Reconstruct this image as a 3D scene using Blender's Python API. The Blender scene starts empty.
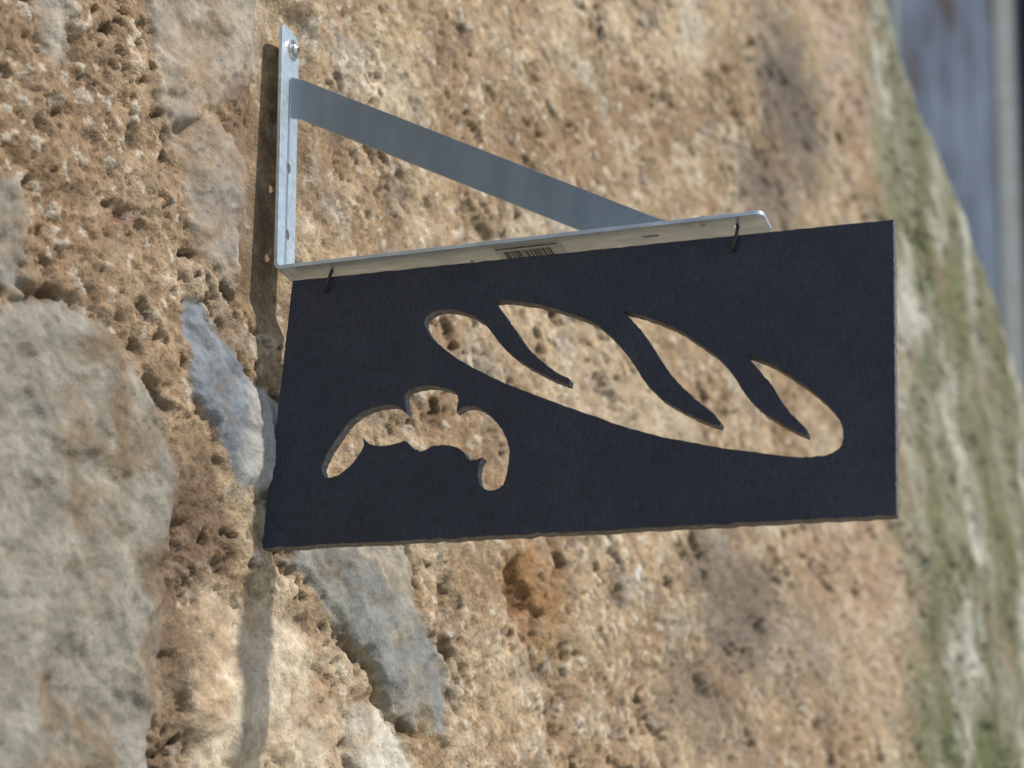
import bpy, bmesh, numpy as np, math
from mathutils import Matrix, Vector
sc=bpy.context.scene
rng=np.random.RandomState(7)
# ------------------------------------------------------------------ camera frame (solved from the sign's rectangle)
F=2070.
_v1=np.array([-5842,460,2070.]);_v2=np.array([333.6,-5074,2070.])
_X=-_v1/np.linalg.norm(_v1);_Z=_v2/np.linalg.norm(_v2);_Z-=_X*_Z.dot(_X);_Z/=np.linalg.norm(_Z);_Y=np.cross(_Z,_X)
R=np.array([_X,_Y,_Z])
H0=2.46
C=np.array([0.8873,-1.6806,1.5971])
def hit(u,v,O,N):
    d=R@np.array([u-512.,v-384.,F]);t=np.dot(O-C,N)/np.dot(d,N);return C+t*d
def sp(pts):   # survey points of the sign/bracket plane -> metres (x, z) in that plane
    return [(float(p[0]),float(p[2])) for p in (hit(u,v,np.zeros(3),np.array([0,1.,0])) for u,v in pts)]
# wall frame
A=math.radians(13)
U=np.array([math.sin(A),math.cos(A),0]);V=np.array([-.07,0,1.]);N=np.cross(U,V);N/=np.linalg.norm(N)
O=np.array([-.024,0,H0])
def wp(pts):
    r=[]
    for a,b in pts:
        p=hit(a,b,O,N)-O; r.append((p[1]/math.cos(A),p[2]))
    return np.array(r)

# ------------------------------------------------------------------ materials
def mat(name):
    m=bpy.data.materials.new(name);m.use_nodes=True
    nt=m.node_tree;b=nt.nodes["Principled BSDF"];return m,nt,b
def noise(nt,scale,detail=4,rough=.6,vec=None):
    n=nt.nodes.new("ShaderNodeTexNoise");n.inputs["Scale"].default_value=scale;n.inputs["Detail"].default_value=detail;n.inputs["Roughness"].default_value=rough
    if vec is not None: nt.links.new(vec,n.inputs["Vector"])
    return n
def ramp(nt,fac,stops):
    r=nt.nodes.new("ShaderNodeValToRGB");e=r.color_ramp.elements
    e[0].position,e[0].color=stops[0][0],(*stops[0][1],1);e[1].position,e[1].color=stops[-1][0],(*stops[-1][1],1)
    for p,c in stops[1:-1]:
        x=e.new(p);x.color=(*c,1)
    nt.links.new(fac,r.inputs[0]);return r
def objcoord(nt,scale=(1,1,1)):
    t=nt.nodes.new("ShaderNodeTexCoord");m=nt.nodes.new("ShaderNodeMapping");m.inputs["Scale"].default_value=scale
    nt.links.new(t.outputs["Object"],m.inputs["Vector"]);return m.outputs["Vector"]
def bump(nt,b,h,strength,dist):
    n=nt.nodes.new("ShaderNodeBump");n.inputs["Strength"].default_value=strength;n.inputs["Distance"].default_value=dist
    nt.links.new(h,n.inputs["Height"]);nt.links.new(n.outputs[0],b.inputs["Normal"]);return n
def simple(name,stops,scale=20,rough=.7,metal=0,bs=.2,bd=.001,stretch=(1,1,1)):
    m,nt,b=mat(name);v=objcoord(nt,stretch);n=noise(nt,scale,vec=v);r=ramp(nt,n.outputs[0],stops)
    nt.links.new(r.outputs[0],b.inputs["Base Color"]);b.inputs["Roughness"].default_value=rough;b.inputs["Metallic"].default_value=metal
    bump(nt,b,n.outputs[0],bs,bd);return m

# wall material: vertex albedo * fine grain (grain amount follows the stored roughness of the stone)
m_wall,nt,b=mat("weathered_stone_mat")
at=nt.nodes.new("ShaderNodeAttribute");at.attribute_name="albedo"
v=objcoord(nt);n1=noise(nt,230,3,.7,v)
r1=ramp(nt,n1.outputs[0],[(.28,(.50,.45,.41)),(.42,(.90,.89,.88)),(.55,(1,1,1)),(.72,(1.38,1.36,1.33))])
mx=nt.nodes.new("ShaderNodeMix");mx.data_type='RGBA';mx.blend_type='MULTIPLY'
nt.links.new(at.outputs["Alpha"],mx.inputs[0])
nt.links.new(at.outputs["Color"],mx.inputs[6]);nt.links.new(r1.outputs[0],mx.inputs[7])
nt.links.new(mx.outputs[2],b.inputs["Base Color"]);b.inputs["Roughness"].default_value=1;b.inputs["Specular IOR Level"].default_value=.08
bn=bump(nt,b,n1.outputs[0],.7,.003);nt.links.new(at.outputs["Alpha"],bn.inputs["Strength"])

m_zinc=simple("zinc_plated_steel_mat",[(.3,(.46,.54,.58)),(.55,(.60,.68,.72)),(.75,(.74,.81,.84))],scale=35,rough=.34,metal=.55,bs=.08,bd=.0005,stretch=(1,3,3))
m_brace_shade=simple("zinc_brace_shaded_mat",[(.3,(.20,.255,.285)),(.6,(.25,.305,.34)),(.8,(.31,.36,.395))],scale=12,rough=.36,metal=.35,bs=.06,bd=.0005,stretch=(3,3,1))  # same zinc as the plate, its shaded side put into a darker blue-grey colour
m_bolt=simple("bolt_mat",[(.3,(.35,.33,.3)),(.7,(.7,.68,.64))],scale=200,rough=.35,metal=1)
m_wire=simple("dark_wire_mat",[(.3,(.03,.03,.03)),(.7,(.12,.11,.10))],scale=300,rough=.45,metal=.8)
m_label=simple("label_paper_mat",[(.3,(.5,.5,.46)),(.7,(.62,.62,.58))],scale=60,rough=.7)
m_ink=simple("label_ink_mat",[(.3,(.03,.03,.03)),(.7,(.06,.05,.05))],scale=60,rough=.6)
# sign plate: dark stained sheet with fine vertical grain
m_sign,nt,b=mat("dark_sheet_mat")
v=objcoord(nt,(1,1,.25));g=noise(nt,360,4,.8,v);v2=objcoord(nt);c=noise(nt,6,7,.78,v2);d=noise(nt,620,3,.6,v2)
rc=ramp(nt,c.outputs[0],[(.3,(.017,.021,.033)),(.5,(.024,.028,.043)),(.7,(.040,.043,.057))])
rg=ramp(nt,g.outputs[0],[(.3,(.65,.65,.65)),(.5,(1,1,1)),(.72,(1.5,1.47,1.44))])
rd=ramp(nt,d.outputs[0],[(.35,(.75,.75,.75)),(.5,(1,1,1)),(.68,(1.35,1.35,1.35))])
mx=nt.nodes.new("ShaderNodeMix");mx.data_type='RGBA';mx.blend_type='MULTIPLY';mx.inputs[0].default_value=1
mx2=nt.nodes.new("ShaderNodeMix");mx2.data_type='RGBA';mx2.blend_type='MULTIPLY';mx2.inputs[0].default_value=1
nt.links.new(rc.outputs[0],mx.inputs[6]);nt.links.new(rg.outputs[0],mx.inputs[7]);nt.links.new(mx.outputs[2],mx2.inputs[6]);nt.links.new(rd.outputs[0],mx2.inputs[7]);nt.links.new(mx2.outputs[2],b.inputs["Base Color"])
b.inputs["Roughness"].default_value=.58
ad=nt.nodes.new("ShaderNodeMath");ad.operation='ADD';nt.links.new(g.outputs[0],ad.inputs[0]);nt.links.new(d.outputs[0],ad.inputs[1])
bump(nt,b,ad.outputs[0],.35,.0008)
m_edge=simple("cut_edge_mat",[(.3,(.05,.045,.042)),(.5,(.11,.10,.095)),(.7,(.20,.18,.17))],scale=160,rough=.6)

# ------------------------------------------------------------------ mesh helpers
def link(o,parent=None):
    sc.collection.objects.link(o)
    if parent: o.parent=parent
    return o
def empty(name,loc=(0,0,0)):
    e=bpy.data.objects.new(name,None);e.location=loc;e.empty_display_size=.05;return link(e)
def smooth_loop(pts,corner=52,sub=6):
    P=np.array(pts);n=len(P);cor=[]
    for i in range(n):
        a=P[i]-P[i-1];c=P[(i+1)%n]-P[i]
        ang=abs(math.degrees(math.atan2(a[0]*c[1]-a[1]*c[0],a.dot(c))));cor.append(ang>corner)
    out=[]
    for i in range(n):
        p0,p1,p2,p3=P[i-1],P[i],P[(i+1)%n],P[(i+2)%n]
        if cor[i]: p0=p1-(p2-p1)*.6
        if cor[(i+1)%n]: p3=p2+(p2-p1)*.6
        for k in range(sub):
            t=k/sub
            q=.5*((2*p1)+(-p0+p2)*t+(2*p0-5*p1+4*p2-p3)*t*t+(-p0+3*p1-3*p2+p3)*t**3)
            out.append(tuple(q+rng.randn(2)*.00025))
    return out
def circle(cx,cy,r,n=20,sx=1,sy=1): return [(cx+r*sx*math.cos(2*math.pi*i/n),cy+r*sy*math.sin(2*math.pi*i/n)) for i in range(n)]
def plate(name,loops,thick,mtx,mats,parent,bev=.0004):
    cu=bpy.data.curves.new(name,'CURVE');cu.dimensions='2D';cu.fill_mode='BOTH';cu.extrude=thick/2-bev;cu.bevel_depth=bev;cu.bevel_resolution=1;cu.offset=-bev
    for L in loops:
        s=cu.splines.new('POLY');s.points.add(len(L)-1)
        for i,p in enumerate(L): s.points[i].co=(p[0],p[1],0,1)
        s.use_cyclic_u=True
    o=bpy.data.objects.new(name,cu);sc.collection.objects.link(o)
    dg=bpy.context.evaluated_depsgraph_get();me=bpy.data.meshes.new_from_object(o.evaluated_get(dg));bpy.data.objects.remove(o)
    me.materials.clear()
    for m in mats: me.materials.append(m)
    for p in me.polygons:
        p.use_smooth=False
        p.material_index=0 if (len(mats)<2 or abs(p.normal.z)>.9) else 1
    me.transform(mtx);me.name=name
    return link(bpy.data.objects.new(name,me),parent)
def box(name,lo,hi,m,parent=None,bev=0):
    bm=bmesh.new();bmesh.ops.create_cube(bm,size=1)
    for vv in bm.verts: vv.co=Vector([lo[i]+(vv.co[i]+.5)*(hi[i]-lo[i]) for i in range(3)])
    if bev: bmesh.ops.bevel(bm,geom=bm.edges[:],offset=bev,segments=2,affect='EDGES')
    me=bpy.data.meshes.new(name);bm.to_mesh(me);bm.free();me.materials.append(m)
    return link(bpy.data.objects.new(name,me),parent)
def wire(name,pts,r,m,parent):
    cu=bpy.data.curves.new(name,'CURVE');cu.dimensions='3D';cu.bevel_depth=r;cu.bevel_resolution=4;cu.use_fill_caps=True
    s=cu.splines.new('NURBS');s.points.add(len(pts)-1)
    for i,p in enumerate(pts): s.points[i].co=(*p,1)
    s.use_endpoint_u=True;s.order_u=4;s.resolution_u=6;cu.materials.append(m)
    o=bpy.data.objects.new(name,cu);sc.collection.objects.link(o)
    dg=bpy.context.evaluated_depsgraph_get();me=bpy.data.meshes.new_from_object(o.evaluated_get(dg));bpy.data.objects.remove(o)
    for p in me.polygons:p.use_smooth=True
    return link(bpy.data.objects.new(name,me),parent)

# ------------------------------------------------------------------ bakery sign
bag=[(427,325),(431,317),(445,312),(462,314),(478,320),(490,330),(503,347),(520,362),(540,374),(557,382),(571,387),(572,381),(558,374),(542,362),(530,350),(520,336),(510,322),(502,311),(496,303),(515,303),(545,308),(575,317),(598,327),(615,341),(632,362),(645,382),(660,398),(680,411),(700,421),(721,429),(722,424),(712,413),(698,402),(685,390),(672,376),(660,358),(650,343),(638,327),(624,313),(650,320),(680,333),(705,349),(722,362),(735,378),(745,393),(755,406),(770,418),(790,430),(809,438),(808,432),(797,420),(785,406),(775,390),(763,375),(748,357),(775,368),(800,384),(822,401),(838,418),(844,432),(843,446),(833,455),(812,459),(785,458),(740,452),(690,444),(640,433),(590,416),(545,400),(505,384),(470,367),(445,350),(432,337)]
cro=[(327,480),(325,468),(332,452),(342,437),(352,424),(362,416),(378,409),(395,407),(404,411),(410,417),(408,407),(408,397),(414,391),(430,388),(445,390),(458,395),(460,404),(458,414),(470,408),(485,412),(497,423),(506,436),(511,452),(510,468),(506,484),(499,491),(490,492),(483,487),(480,478),(481,468),(485,459),(476,462),(470,461),(466,454),(458,449),(447,447),(435,448),(424,453),(415,450),(408,443),(400,445),(385,448),(372,446),(365,440),(366,448),(360,458),(350,470),(338,478)]
sign=empty("bakery_sign",(0,0,H0))
cor=sp([(295,283),(895,222),(898,517),(265,550)])
hooks=sp([(330,292),(736,251)])
def rel(p): return [(x,z-H0) for x,z in p]
MX=Matrix(((1,0,0,0),(0,0,-1,0),(0,1,0,0),(0,0,0,1)))   # (x,y)->(x,z), thickness along y
def border(c,n=70):
    out=[];c=np.array(c)
    for i in range(4):
        a,bb=c[i],c[(i+1)%4]
        for k in range(n):
            t=k/n;out.append(tuple(a+(bb-a)*t+(rng.randn(2)*(.0005 if i==2 else .0002) if k else 0)))
    return out
loops=[border(rel(cor)),smooth_loop(rel(sp(bag))),smooth_loop(rel(sp(cro)),corner=60)]
for h in rel(hooks): loops.append(circle(h[0],h[1],.0032,16))
plate("sign_panel",loops,.012,MX,[m_sign,m_edge],sign,bev=.0007)

# ------------------------------------------------------------------ wall bracket
br=empty("wall_bracket",(0,0,H0))
pt,pc,pe=[np.array(p) for p in rel(sp([(291,31),(286,277),(768,223)]))]
HW=.020;TH=.004
def frame(o,ex,ez):   # local x along ex, local y along world y, thickness ez
    M=Matrix.Identity(4)
    M.col[0]=Vector((ex[0],0,ex[1],0));M.col[1]=Vector((0,1,0,0));M.col[2]=Vector((ez[0],0,ez[1],0));M.col[3]=Vector((o[0],0,o[1],1));return M
def strip(L0,L1,hw,r,holes,round0=False):
    pts=[(L0,-hw),(L1-r,-hw)]+[(L1-r+r*math.sin(a),-hw+r-r*math.cos(a)) for a in np.linspace(.15,math.pi/2,7)]
    pts+=[(L1-r+r*math.cos(a),hw-r+r*math.sin(a)) for a in np.linspace(.0,math.pi/2,7)]
    pts+=[(L0,hw)];return [pts]+holes
ez=(pe-pc);LA=np.linalg.norm(ez);ea=ez/LA;na=np.array([-ea[1],ea[0]])
ev=(pt-pc);LV=np.linalg.norm(ev);ev/=LV;nv=np.array([-ev[1],ev[0]])  # toward wall
def along(px,o,e): 
    q=np.array(rel(sp([px]))[0]);return float((q-o).dot(e))
slot=lambda c,l,w:[(c-l+w*math.cos(a),w*math.sin(a)) for a in np.linspace(math.pi/2,3*math.pi/2,8)]+[(c+l+w*math.cos(a),w*math.sin(a)) for a in np.linspace(-math.pi/2,math.pi/2,8)]
rb=.007
ah=[circle(along((331,274),pc,ea),0,.0035,16),circle(along((737,229),pc,ea),0,.0035,16),slot(along((650,240),pc,ea),.006,.0022)]
ca=pc+na*TH/2
plate("arm",strip(rb,LA,HW,.008,ah),TH,frame(ca,ea,na),[m_zinc],br)
vh=[circle(along((290,167),pc,ev),.002,.0048,16,1.3,1),circle(along((287,234),pc,ev),.002,.0048,16,1.3,1)]
cv=pc+nv*TH/2
plate("wall_plate",strip(rb,LV,HW,.009,vh),TH,frame(cv,ev,nv),[m_zinc],br)
# bend (quarter fillet butted between the two strips)
bm=bmesh.new()
pI=pc+ea*rb+ev*rb
ang0=math.atan2(*((pc+ev*rb)-pI)[::-1]);ang1=math.atan2(*((pc+ea*rb)-pI)[::-1])
if ang0<0: ang0+=2*math.pi
if ang1<0: ang1+=2*math.pi
rings=[]
n_=9
for i,a in enumerate(np.linspace(ang0,ang1,n_)):
    d=np.array([math.cos(a),math.sin(a)]);q=[]
    f=i/(n_-1); ro=rb+TH*(1-f); ri=rb-TH*f     # plate sits behind its front line, arm above its underside line
    for rr,y in ((ri,-HW),(ro,-HW),(ro,HW),(ri,HW)):
        p=pI+d*rr;q.append(bm.verts.new((p[0],y,p[1])))
    rings.append(q)
for i in range(n_-1):
    for j in range(4): bm.faces.new((rings[i][j],rings[i][(j+1)%4],rings[i+1][(j+1)%4],rings[i+1][j]))
bmesh.ops.recalc_face_normals(bm,faces=bm.faces[:])
me=bpy.data.meshes.new("bend");bm.to_mesh(me);bm.free();me.materials.append(m_zinc)
for p in me.polygons:p.use_smooth=True
o=link(bpy.data.objects.new("bend",me),br);md=o.modifiers.new("e",'EDGE_SPLIT')
# diagonal brace
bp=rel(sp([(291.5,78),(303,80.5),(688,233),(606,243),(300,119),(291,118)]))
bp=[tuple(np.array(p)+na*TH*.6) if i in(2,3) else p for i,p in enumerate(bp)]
plate("brace",[bp],.004,MX,[m_brace_shade],br)
def bolt(name,c,axis,r,h,parent,m,sides=28,dome=True):
    bm=bmesh.new();bmesh.ops.create_cone(bm,cap_ends=True,segments=sides,radius1=r,radius2=r*(.72 if dome else 1),depth=h)
    bmesh.ops.bevel(bm,geom=[e for e in bm.edges if e.verts[0].co.z>0 and e.verts[1].co.z>0],offset=h*.3,segments=3,affect='EDGES')
    q=Vector((0,0,1)).rotation_difference(Vector(axis)).to_matrix().to_4x4()
    bmesh.ops.transform(bm,matrix=Matrix.Translation(Vector(c))@q,verts=bm.verts[:])
    me=bpy.data.meshes.new(name);bm.to_mesh(me);bm.free();me.materials.append(m)
    for p in me.polygons:p.use_smooth=len(p.vertices)<6
    return link(bpy.data.objects.new(name,me),parent)
q=pc+ev*along((291,48),pc,ev)
bolt("washer",(q[0]-nv[0]*.001,.004,q[1]),(-nv[0],0,-nv[1]),.0090,.0018,br,m_bolt,dome=False)
bolt("screw_head",(q[0]-nv[0]*.0045,.004,q[1]),(-nv[0],0,-nv[1]),.0068,.0062,br,m_bolt)
bolt("screw_recess",(q[0]-nv[0]*.0077,.004,q[1]),(-nv[0],0,-nv[1]),.0026,.0006,br,m_wire,sides=6,dome=False)
bolt("screw_shank",(q[0]+nv[0]*.02,.004,q[1]+nv[1]*.02),(-nv[0],0,-nv[1]),.003,.045,br,m_bolt,dome=False)
for px in ((468,262),(706,236)):
    q=pc+ea*along(px,pc,ea)
    bolt("rivet",(q[0]-na[0]*.0005,-.012 if px[0]>600 else .012,q[1]-na[1]*.0005),(-na[0],0,-na[1]),.003,.002,br,m_bolt)
    q=q+na*TH
    bolt("rivet_tail",(q[0],-.012 if px[0]>600 else .012,q[1]+.002),(na[0],0,na[1]),.004,.005,br,m_bolt)
# label on the underside of the arm
l0,l1=along((497,255),pc,ea),along((562,250),pc,ea)
def under(x0,x1,y0,y1,d,name,m):
    bm=bmesh.new()
    vs=[]
    for x,y in ((x0,y0),(x0,y1),(x1,y1),(x1,y0)):
        p=pc+ea*x-na*d;vs.append(bm.verts.new((p[0],y,p[1])))
    bm.faces.new(vs);me=bpy.data.meshes.new(name);bm.to_mesh(me);bm.free();me.materials.append(m);return me
def joined(name,mes,m,parent):
    bm=bmesh.new()
    for x in mes: bm.from_mesh(x)
    me=bpy.data.meshes.new(name);bm.to_mesh(me);bm.free();me.materials.append(m);return link(bpy.data.objects.new(name,me),parent)
link(bpy.data.objects.new("label",under(l0,l1,-.012,.018,.0004,"label",m_label)),br)
bars=[];x=l0+.007
while x<l1-.012:
    w=rng.choice([.0007,.0012,.002]);bars.append(under(x,x+w,-.002,.016,.0008,"b",m_ink));x+=w+rng.choice([.0008,.0012,.0018])
x=l0+.001
while x<l1-.004:
    w=rng.uniform(.001,.003);bars.append(under(x,x+w,-.010,-.0065,.0008,"b",m_ink));x+=w+.0007
joined("label_print",bars,m_ink,br)
# hooks
for i,(hx,hz) in enumerate(rel(hooks)):
    az=float((pc+ea*((hx-pc[0])/ea[0]))[1]); 
    up=az+TH
    pts=[(hx-.001,.012,hz+.006),(hx-.001,.011,hz-.001),(hx,.006,hz-.003),(hx,-.006,hz-.003),(hx-.001,-.012,hz+.000),(hx+.003,-.012,hz+.007),(hx+.003,-.006,az-.001),(hx,0,az+.002),(hx,.001,up+.004),(hx-.002,.007,up+.008),(hx-.004,.012,up+.004),(hx-.004,.013,up+.001)]
    wire("hook" ,pts,.0016,m_wire,sign)

# ------------------------------------------------------------------ stone wall
def lat(seed): 
    r=np.random.RandomState(seed);a=r.rand(256,256)*2*np.pi;return np.cos(a).astype(np.float32),np.sin(a).astype(np.float32)
def perlin(x,y,seed):
    gx,gy=lat(seed);xf=np.floor(x);yf=np.floor(y);fx=(x-xf).astype(np.float32);fy=(y-yf).astype(np.float32);xi=xf.astype(np.int32);yi=yf.astype(np.int32)
    def g(i,j):
        a=((xi+i)&255)*256+((yi+j)&255);return gx.ravel()[a]*(fx-i)+gy.ravel()[a]*(fy-j)
    s=fx*fx*fx*(fx*(fx*6-15)+10);t=fy*fy*fy*(fy*(fy*6-15)+10)
    return ((g(0,0)*(1-s)+g(1,0)*s)*(1-t)+(g(0,1)*(1-s)+g(1,1)*s)*t)*1.5
def fbm(x,y,sc_,o,seed,gain=.5,ridge=False):
    a=1;r=0;tot=0;f=1/sc_
    for k in range(o):
        p=perlin(x*f+k*17.3,y*f+k*9.1,seed+k)
        r=r+a*((1-2*abs(p)) if ridge else p);tot+=a;a*=gain;f*=2.03
    return r/tot
def worley(x,y,cell,seed):
    r=np.random.RandomState(seed);jx=r.rand(65536).astype(np.float32);jy=r.rand(65536).astype(np.float32);jr=r.rand(65536)
    X=x/cell;Y=y/cell;xf=np.floor(X);yf=np.floor(Y);xi=xf.astype(np.int32);yi=yf.astype(np.int32);fx=X-xf;fy=Y-yf
    best=np.full(X.shape,9.);rid=np.zeros(X.shape)
    for i in(-1,0,1):
        for j in(-1,0,1):
            a=((xi+i)&255)*256+((yi+j)&255)
            d=np.hypot(i+jx[a]-fx,j+jy[a]-fy)
            m=d<best;rid=np.where(m,jr[a],rid);best=np.where(m,d,best)
    return best,rid
def ss(a,b,x):
    t=np.clip((x-a)/(b-a),0,1);return t*t*(3-2*t)
us=[-.52]
while us[-1]<2.40: us.append(us[-1]+.0026+.0024*max(0,(us[-1]+.2))/2.6)
ub=us[-1]
uu=np.concatenate([np.linspace(-4,-.53,50),us,np.linspace(ub+.02,ub+.5,20),np.linspace(ub+.6,ub+4,16)])
vv=np.concatenate([np.linspace(-H0-.05,-.73,60),np.arange(-.72,1.60,.0029),np.linspace(1.62,4.5,60)])
Ug,Vg=np.meshgrid(uu,vv,indexing='ij');sh=Ug.shape
u=Ug.ravel();v_=Vg.ravel()
# warped coordinates
w1=fbm(u,v_,.12,4,11);w2=fbm(u,v_,.12,4,31)
wu=u+.018*w1;wv=v_+.018*w2
wu2=u+.05*fbm(u,v_,.1,5,51,.6);wv2=v_+.05*fbm(u,v_,.1,5,71,.6)
q1=fbm(u,v_,.022,3,91,.6);q2=fbm(u,v_,.022,3,95,.6)
pu=u+.014*q1+.01*w1;pv=(v_+.014*q2)*.80
def sdf(poly,x,y):   # signed distance, + inside
    P=wp(poly);d=np.full(x.shape,1e9);ins=np.zeros(x.shape,bool);n=len(P)
    for i in range(n):
        a=P[i];b=P[(i+1)%n];e=b-a;px=x-a[0];py=y-a[1]
        t=np.clip((px*e[0]+py*e[1])/(e.dot(e)+1e-12),0,1);d=np.minimum(d,np.hypot(px-e[0]*t,py-e[1]*t))
        c=((a[1]>y)!=(b[1]>y));
        if abs(e[1])>1e-9: ins^=c&(x<a[0]+e[0]*(y-a[1])/e[1])
    return np.where(ins,d,-d)
def interp_edge(pix):
    E=wp(pix);o_=np.argsort(E[:,1]);return np.interp(v_,E[o_,1],E[o_,0])
u_end=interp_edge([(880,-40),(893,0),(912,60),(934,120),(968,200),(1000,285),(1024,350),(1040,400)])
RR=.45
u0=u_end-.17+.02*fbm(u,v_,.4,3,5)
p1f,p1id=worley(pu,pv,.013,3)
p2f,p2id=worley(pu+.012*w2,pv,.026,8)
p3f,p3id=worley(u+.004*q1,v_+.004*q2,.0075,15)
macro=fbm(u,v_,.45,4,101);med=fbm(wu,wv,.09,6,121,.55);fine=fbm(u,v_,.016,3,141,.65);big=fbm(u,v_,.22,5,161,.6)
cav=fbm(pu,pv,.040,4,181,.55);cav2=fbm(pu,pv,.12,5,191,.6);rdg=fbm(wu2,wv2,.16,5,195,.55,True)
# stones
warp=(.030*fbm(u,v_,.08,5,61,.62))
S={}
def stone(k,poly): S[k]=sdf(poly,u,v_)+warp
stone('A',[(-120,300),(-20,292),(60,305),(118,345),(158,425),(172,505),(160,600),(150,700),(160,800),(-120,800)])
stone('B',[(182,296),(203,303),(226,352),(262,385),(284,410),(285,470),(262,492),(232,482),(205,440),(184,400)])
stone('Cc',[(278,560),(330,540),(402,545),(415,600),(440,648),(447,700),(440,742),(405,722),(372,668),(330,612)])
stone('D',[(205,590),(262,600),(300,640),(338,690),(352,790),(180,800),(192,700)])
stone('E',[(-100,170),(12,185),(30,240),(22,292),(-100,285)])
stone('Ff',[(168,120),(214,115),(248,165),(252,235),(232,275),(190,250)])
stone('G',[(345,700),(380,712),(410,770),(420,810),(352,810)])
stone('I',[(140,-60),(268,-40),(262,60),(225,105),(165,125),(150,60)])
stone('J',[(20,-40),(60,-40),(72,60),(50,70),(30,30)])
tan=np.array([.435,.325,.205]);red=np.array([.31,.21,.125]);pale=np.array([.54,.445,.32])
col=np.empty((u.size,3))
t=ss(-.35,.40,big+.5*med)[:,None];col[:]=red*(1-t)+tan*t
t=ss(.0,.45,fbm(wu,wv,.13,5,201,.6))[:,None];col[:]=col*(1-t*.7)+pale*t*.7
t=ss(.05,.38,fbm(wu,wv,.06,5,211,.65))[:,None];col[:]=col*(1-t*.65)+np.array([.24,.18,.13])*t*.65
t=ss(.10,.45,fbm(wu2,wv2,.09,5,221,.65))[:,None];col[:]=col*(1-t*.6)+np.array([.33,.305,.26])*t*.6
# nearer left third is browner / redder
lf=(1-ss(-.30,.12,u+.10*big))[:,None];col[:]=col*(1-lf*.65)+np.array([.27,.18,.11])*lf*.65
# grit
col*= (.82+.36*p1id)[:,None]*(.84+.32*p3id)[:,None]
lt=((p2id>.93)&(p2f<.24)|(p1id>.94)&(p1f<.4)|(p3id>.96)).astype(float)[:,None];col[:]=col*(1-lt*.5)+np.array([.62,.56,.46])*lt*.5
smooth=np.zeros(u.shape);h=np.zeros(u.shape)
sc_cols={'A':[(.265,.245,.205),(.20,.15,.10)],'B':[(.19,.215,.24),(.44,.43,.39)],'Cc':[(.22,.225,.215),(.34,.30,.23)],'D':[(.58,.48,.35),(.44,.32,.205)],'E':[(.24,.23,.20),(.28,.22,.155)],'Ff':[(.29,.26,.22),(.29,.22,.155)],'G':[(.60,.57,.49),(.42,.35,.26)],'I':[(.34,.30,.25),(.30,.225,.155)],'J':[(.38,.35,.30),(.30,.225,.155)]}
lift={'A':.009,'B':.006,'Cc':.006,'D':.002,'E':.005,'Ff':.003,'G':.003,'I':.003,'J':.002}
for i,k in enumerate(S):
    soft={'D':.014,'Ff':.010,'I':.012,'J':.012,'G':.016,'A':.008,'Cc':.005,'E':.01}.get(k,.005)
    mk=ss(-soft,soft,S[k]);c0,c1=[np.array(c) for c in sc_cols[k]]
    t=ss(-.20,.30,fbm(wu2,wv2,.09,5,300+i*7,.65)+(-.10 if k in('A','Cc') else 0))[:,None]
    if k=='B': t=ss(-.010,.014,u-(wp([(236,420)])[0][0])+.02*med)[:,None]*.85  # shade put into the colour: left part blue-grey, right part pale
    cc=c0*(1-t)+c1*t
    ft=fbm(u,v_,.035,5,330+i,.65)
    cc=cc*(.76+.46*ss(-.4,.5,ft))[:,None]
    st=ss(.15,.45,fbm(wu,wv,.05,5,345+i,.7))[:,None]; cc=cc*(1-st*.5)+np.array([.20,.145,.095])*st*.5
    w=.75 if k in('Ff','I','J') else .93
    col[:]=col*(1-mk[:,None]*w)+cc*mk[:,None]*w
    h+=lift[k]*ss(-.006,.018,S[k])+mk*(.016*fbm(wu2,wv2,.12,5,360+i,.6)+.0018*ft)
    cv_=np.exp(-((S[k]+.008)/.008)**2)*ss(-.05,.35,fbm(u,v_,.07,4,390+i))*(1 if k in ('A','B','Cc','E') else .5)
    h-=.014*cv_;col*=(1-.5*cv_)[:,None]
    smooth=np.maximum(smooth,mk*(.88 if k in('A','B','Cc','E','Ff','I') else .65))
rough=1-smooth
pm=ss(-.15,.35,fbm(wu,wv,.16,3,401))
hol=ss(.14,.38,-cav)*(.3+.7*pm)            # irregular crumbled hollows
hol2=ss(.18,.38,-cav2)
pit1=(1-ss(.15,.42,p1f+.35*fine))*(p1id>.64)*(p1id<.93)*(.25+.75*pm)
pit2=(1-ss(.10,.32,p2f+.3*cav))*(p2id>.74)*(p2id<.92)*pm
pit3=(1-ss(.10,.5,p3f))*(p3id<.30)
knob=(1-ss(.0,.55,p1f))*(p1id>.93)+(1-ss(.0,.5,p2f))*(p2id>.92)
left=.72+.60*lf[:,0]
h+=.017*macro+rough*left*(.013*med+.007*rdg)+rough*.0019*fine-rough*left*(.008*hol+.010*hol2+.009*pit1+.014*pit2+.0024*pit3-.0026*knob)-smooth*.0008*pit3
pd=(rough*np.clip(pit1*.7+pit2*.8+hol*.30+hol2*.30+.15*pit3,0,.88))[:,None];col[:]=col*(1-pd)+np.array([.10,.068,.045])*pd  # shade painted into pits and hollows by darkening their colour
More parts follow.
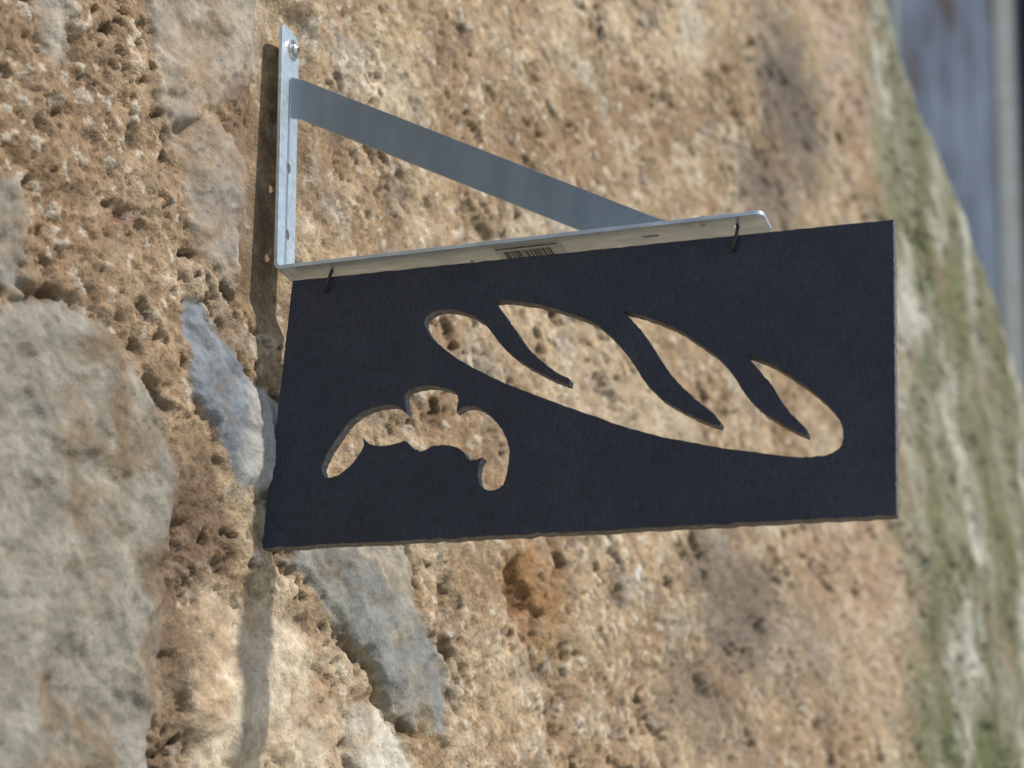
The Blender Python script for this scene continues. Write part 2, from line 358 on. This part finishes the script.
# stains, spots & painted bracket shadow
def blot(cx,cy,ru,rv,seed,c,amt):
    c0=wp([(cx,cy)])[0];d=np.hypot((wu2-c0[0])/ru,(wv2-c0[1])/rv)+.6*fbm(u,v_,.05,5,seed,.75)
    mk=(amt*(1-ss(.35,1.15,d)))[:,None];col[:]=col*(1-mk)+np.array(c)*mk;return mk[:,0]
blot(530,595,.08,.08,500,(.32,.18,.08),.85)
hm=blot(514,600,.028,.032,510,(.17,.09,.045),.85);h-=.018*hm
hm=blot(550,565,.022,.03,512,(.15,.08,.04),.8);h-=.014*hm
hm=blot(535,625,.02,.02,514,(.19,.11,.06),.7);h-=.010*hm
blot(790,100,.17,.20,520,(.15,.125,.105),.85)
blot(765,190,.14,.10,525,(.15,.125,.105),.75)
blot(735,600,.17,.13,530,(.15,.125,.105),.75)
blot(700,690,.14,.08,532,(.17,.135,.105),.55)
blot(800,640,.22,.13,540,(.21,.165,.125),.5)
blot(690,25,.07,.10,550,(.58,.51,.40),.6)
blot(640,420,.2,.12,552,(.55,.45,.32),.5)
blot(720,730,.2,.08,555,(.22,.17,.125),.4)
blot(250,30,.05,.08,560,(.42,.37,.30),.5)
blot(110,215,.018,.02,570,(.16,.07,.05),.8)
blot(110,75,.018,.02,571,(.14,.09,.06),.6)
blot(845,60,.2,.2,580,(.43,.32,.245),.5)
blot(870,600,.25,.25,590,(.44,.315,.225),.4)
blot(636,580,.008,.018,595,(.78,.76,.72),.9)
for cx,cy in ((255,200),(250,120),(262,280),(185,520),(175,580),(175,640),(172,720),(190,480),(215,540)): blot(cx,cy,.035,.06,596+cx,(.15,.10,.065),.7)  # upper ones paint the bracket's shadow beside the plate; lower ones are dark mortar
# grey-green lichened return of the wall
ug=interp_edge([(862,-60),(868,0),(876,150),(888,300),(900,450),(908,600),(916,768),(922,850)])
rt=ss(-.12,.10,u-ug+.14*big+.07*med)[:,None]
su=wu+.10*v_
t=ss(-.25,.30,fbm(su,v_*.3,.10,5,601,.6))[:,None];t2=ss(-.15,.25,fbm(su,v_*.3,.19,4,621,.6))[:,None]
rc_=np.array([.165,.17,.095])*(1-t)+np.array([.32,.305,.235])*t
rc_=rc_*(1-t2*.7)+np.array([.10,.115,.05])*t2*.7
wt=ss(.08,.33,fbm(su,v_*.35,.15,5,641,.62))[:,None];rc_=rc_*(1-wt*.75)+np.array([.55,.54,.47])*wt*.75
bt=ss(.08,.38,fbm(su,v_*.5,.14,5,661,.65))[:,None];rc_=rc_*(1-bt*.5)+np.array([.23,.17,.115])*bt*.5
dkt=ss(.18,.4,fbm(wu,v_*.6,.05,4,671,.65))[:,None];rc_=rc_*(1-dkt*.5)+np.array([.07,.07,.045])*dkt*.5
col[:]=col*(1-rt*.94)+rc_*rt*.94
# light weathered band right at the silhouette, high on the return
tb=(ss(.02,.10,u-u0)*ss(.9,1.3,v_))[:,None]*.45;col[:]=col*(1-tb)+np.array([.42,.41,.35])*tb
# seat for the bracket's wall plate
seat=(1-ss(.030,.06,np.abs(u+.005)))*(ss(pc[1]-.06,pc[1]-.03,v_)*(1-ss(pt[1]+.02,pt[1]+.05,v_)))
h=h*(1-seat)+(-.010)*seat
th=np.clip((u-u0)/RR,0,math.radians(95));ex=np.clip(u-u0-RR*math.radians(95),0,None)
au=np.where(u<u0,u,u0+RR*np.sin(th)-ex*.09);an=-RR*(1-np.cos(th))-ex
nu=np.sin(th);nn=np.cos(th)
N0=np.array([math.cos(A),-math.sin(A),0])
co=O[None]+np.outer(au+nu*h,U)+np.outer(v_,V)+np.outer(an+nn*h,N0)
nU,nV=sh;idx=np.arange(nU*nV).reshape(sh)
f_=np.stack([idx[:-1,:-1],idx[1:,:-1],idx[1:,1:],idx[:-1,1:]],-1).reshape(-1,4)
me=bpy.data.meshes.new("stone_wall");me.vertices.add(len(co));me.vertices.foreach_set("co",co.astype(np.float32).ravel())
me.loops.add(f_.size);me.loops.foreach_set("vertex_index",f_.ravel().astype(np.int32))
me.polygons.add(len(f_));me.polygons.foreach_set("loop_start",np.arange(0,f_.size,4,dtype=np.int32));me.polygons.foreach_set("loop_total",np.full(len(f_),4,dtype=np.int32))
me.update(calc_edges=True)
me.polygons.foreach_set("use_smooth",np.ones(len(f_),bool))
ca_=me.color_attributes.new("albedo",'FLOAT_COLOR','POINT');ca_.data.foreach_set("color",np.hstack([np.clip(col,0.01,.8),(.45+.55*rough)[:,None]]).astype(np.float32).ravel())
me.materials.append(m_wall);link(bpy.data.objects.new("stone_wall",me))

# ------------------------------------------------------------------ ground
m_ground,nt,b=mat("limestone_paving_mat");v=objcoord(nt)
vo=nt.nodes.new("ShaderNodeTexVoronoi");vo.feature='DISTANCE_TO_EDGE';vo.inputs["Scale"].default_value=5;nt.links.new(v,vo.inputs["Vector"])
n=noise(nt,3,5,.6,v);r=ramp(nt,n.outputs[0],[(.3,(.25,.26,.22)),(.7,(.36,.37,.32))]);r2=ramp(nt,vo.outputs[0],[(.0,(.4,.38,.35)),(.04,(1,1,1))])
mx=nt.nodes.new("ShaderNodeMix");mx.data_type='RGBA';mx.blend_type='MULTIPLY';mx.inputs[0].default_value=1
nt.links.new(r.outputs[0],mx.inputs[6]);nt.links.new(r2.outputs[0],mx.inputs[7]);nt.links.new(mx.outputs[2],b.inputs["Base Color"]);b.inputs["Roughness"].default_value=.9
bm=bmesh.new();bmesh.ops.create_grid(bm,x_segments=40,y_segments=40,size=300);me=bpy.data.meshes.new("ground");bm.to_mesh(me);bm.free();me.materials.append(m_ground)
link(bpy.data.objects.new("ground",me))

# ------------------------------------------------------------------ house across the yard
m_pl=simple("grey_render_mat",[(.3,(.28,.28,.30)),(.7,(.38,.38,.40))],scale=4,rough=.95,bs=.3,bd=.01)
m_sh=simple("weathered_shutter_mat",[(.34,(.27,.20,.17)),(.44,(.36,.36,.40)),(.65,(.50,.51,.58))],scale=2.5,rough=.85,stretch=(2,1,.6))
m_fr=simple("pale_frame_mat",[(.3,(.70,.60,.48)),(.7,(.80,.76,.66))],scale=8,rough=.8)
m_rf=simple("roof_tile_mat",[(.3,(.22,.10,.06)),(.7,(.34,.17,.10))],scale=8,rough=.9)
m_gl,nt,b=mat("window_glass_mat");b.inputs["Roughness"].default_value=.08
nn_=noise(nt,2);rr_=ramp(nt,nn_.outputs[0],[(.3,(.015,.018,.02)),(.7,(.03,.032,.035))]);nt.links.new(rr_.outputs[0],b.inputs["Base Color"])
YB=9.;hs=empty("rendered_house",(0,0,0))
wx0,wx1,wz0,wz1=-.235,.75,5.0,9.2
for nme,lo,hi in (("wall_left",(-6,YB,0),(wx0,YB+.4,12)),("wall_right",(wx1,YB,0),(5,YB+.4,12)),("wall_below",(wx0,YB,0),(wx1,YB+.4,wz0)),("wall_above",(wx0,YB,wz1),(wx1,YB+.4,12)),("back_part",(-6,YB+.4,0),(5,YB+6,12))):
    box(nme,lo,hi,m_pl,hs)
box("roof",(-6.3,YB-.4,12),(5.3,YB+6.3,12.4),m_rf,hs)
box("window_glass",(wx0,YB+.2,wz0),(wx1,YB+.22,wz1),m_gl,hs)
for nme,lo,hi in (("frame_left",(wx0-.11,YB-.03,wz0-.1),(wx0-.002,YB-.002,wz1+.1)),("frame_right",(wx1+.002,YB-.03,wz0-.1),(wx1+.09,YB-.002,wz1+.1)),("sill",(wx0-.15,YB-.1,wz0-.19),(wx1+.15,YB-.002,wz0-.102)),("lintel",(wx0-.09,YB-.03,wz1+.102),(wx1+.09,YB-.002,wz1+.25)),("mullion",(.2,YB+.13,wz0),(.26,YB+.19,wz1))):
    box(nme,lo,hi,m_fr,hs,.004)
for side,x0 in (("left",wx0-.11-.545),("right",wx1+.10)):
    for k in range(4):
        box("shutter_board_%s_%d"%(side,k),(x0+k*.135,YB-.06,wz0),(x0+k*.135+.131,YB-.03,wz1),m_sh,hs,.004)
    box("shutter_stile_"+side,(x0-.05,YB-.065,wz0),(x0-.006,YB-.028,wz1),m_fr,hs,.004)

# ------------------------------------------------------------------ light
el=math.radians(52);az=math.radians(1.5)
Sd=Vector((math.cos(el)*math.cos(az),math.cos(el)*math.sin(az),math.sin(el)))
sun=bpy.data.lights.new("sun",'SUN');sun.energy=4.3;sun.angle=math.radians(.9);sun.color=(1,.965,.90)
so=bpy.data.objects.new("sun",sun);so.rotation_euler=Sd.to_track_quat('Z','Y').to_euler();so.location=(5,2,8);link(so)
w=bpy.data.worlds.new("World");sc.world=w;w.use_nodes=True;nt=w.node_tree
sky=nt.nodes.new("ShaderNodeTexSky");sky.sky_type='NISHITA';sky.sun_disc=False;sky.sun_elevation=el;sky.sun_rotation=math.pi/2-az
bg=nt.nodes["Background"];bg.inputs[1].default_value=.15;nt.links.new(sky.outputs[0],bg.inputs[0])
sc.view_settings.view_transform='Standard';sc.view_settings.look='None';sc.view_settings.exposure=0

# ------------------------------------------------------------------ camera
cd=bpy.data.cameras.new("camera");cd.sensor_width=36;cd.lens=F/1024*36;cd.clip_start=.05;cd.clip_end=1000
cam=bpy.data.objects.new("camera",cd)
M=Matrix.Identity(4)
M.col[0]=Vector((*R[:,0],0));M.col[1]=Vector((*-R[:,1],0));M.col[2]=Vector((*-R[:,2],0));M.col[3]=Vector((*C,1))
cam.matrix_world=M;link(cam);sc.camera=cam
cd.dof.use_dof=True;cd.dof.focus_distance=2.02;cd.dof.aperture_fstop=4.2
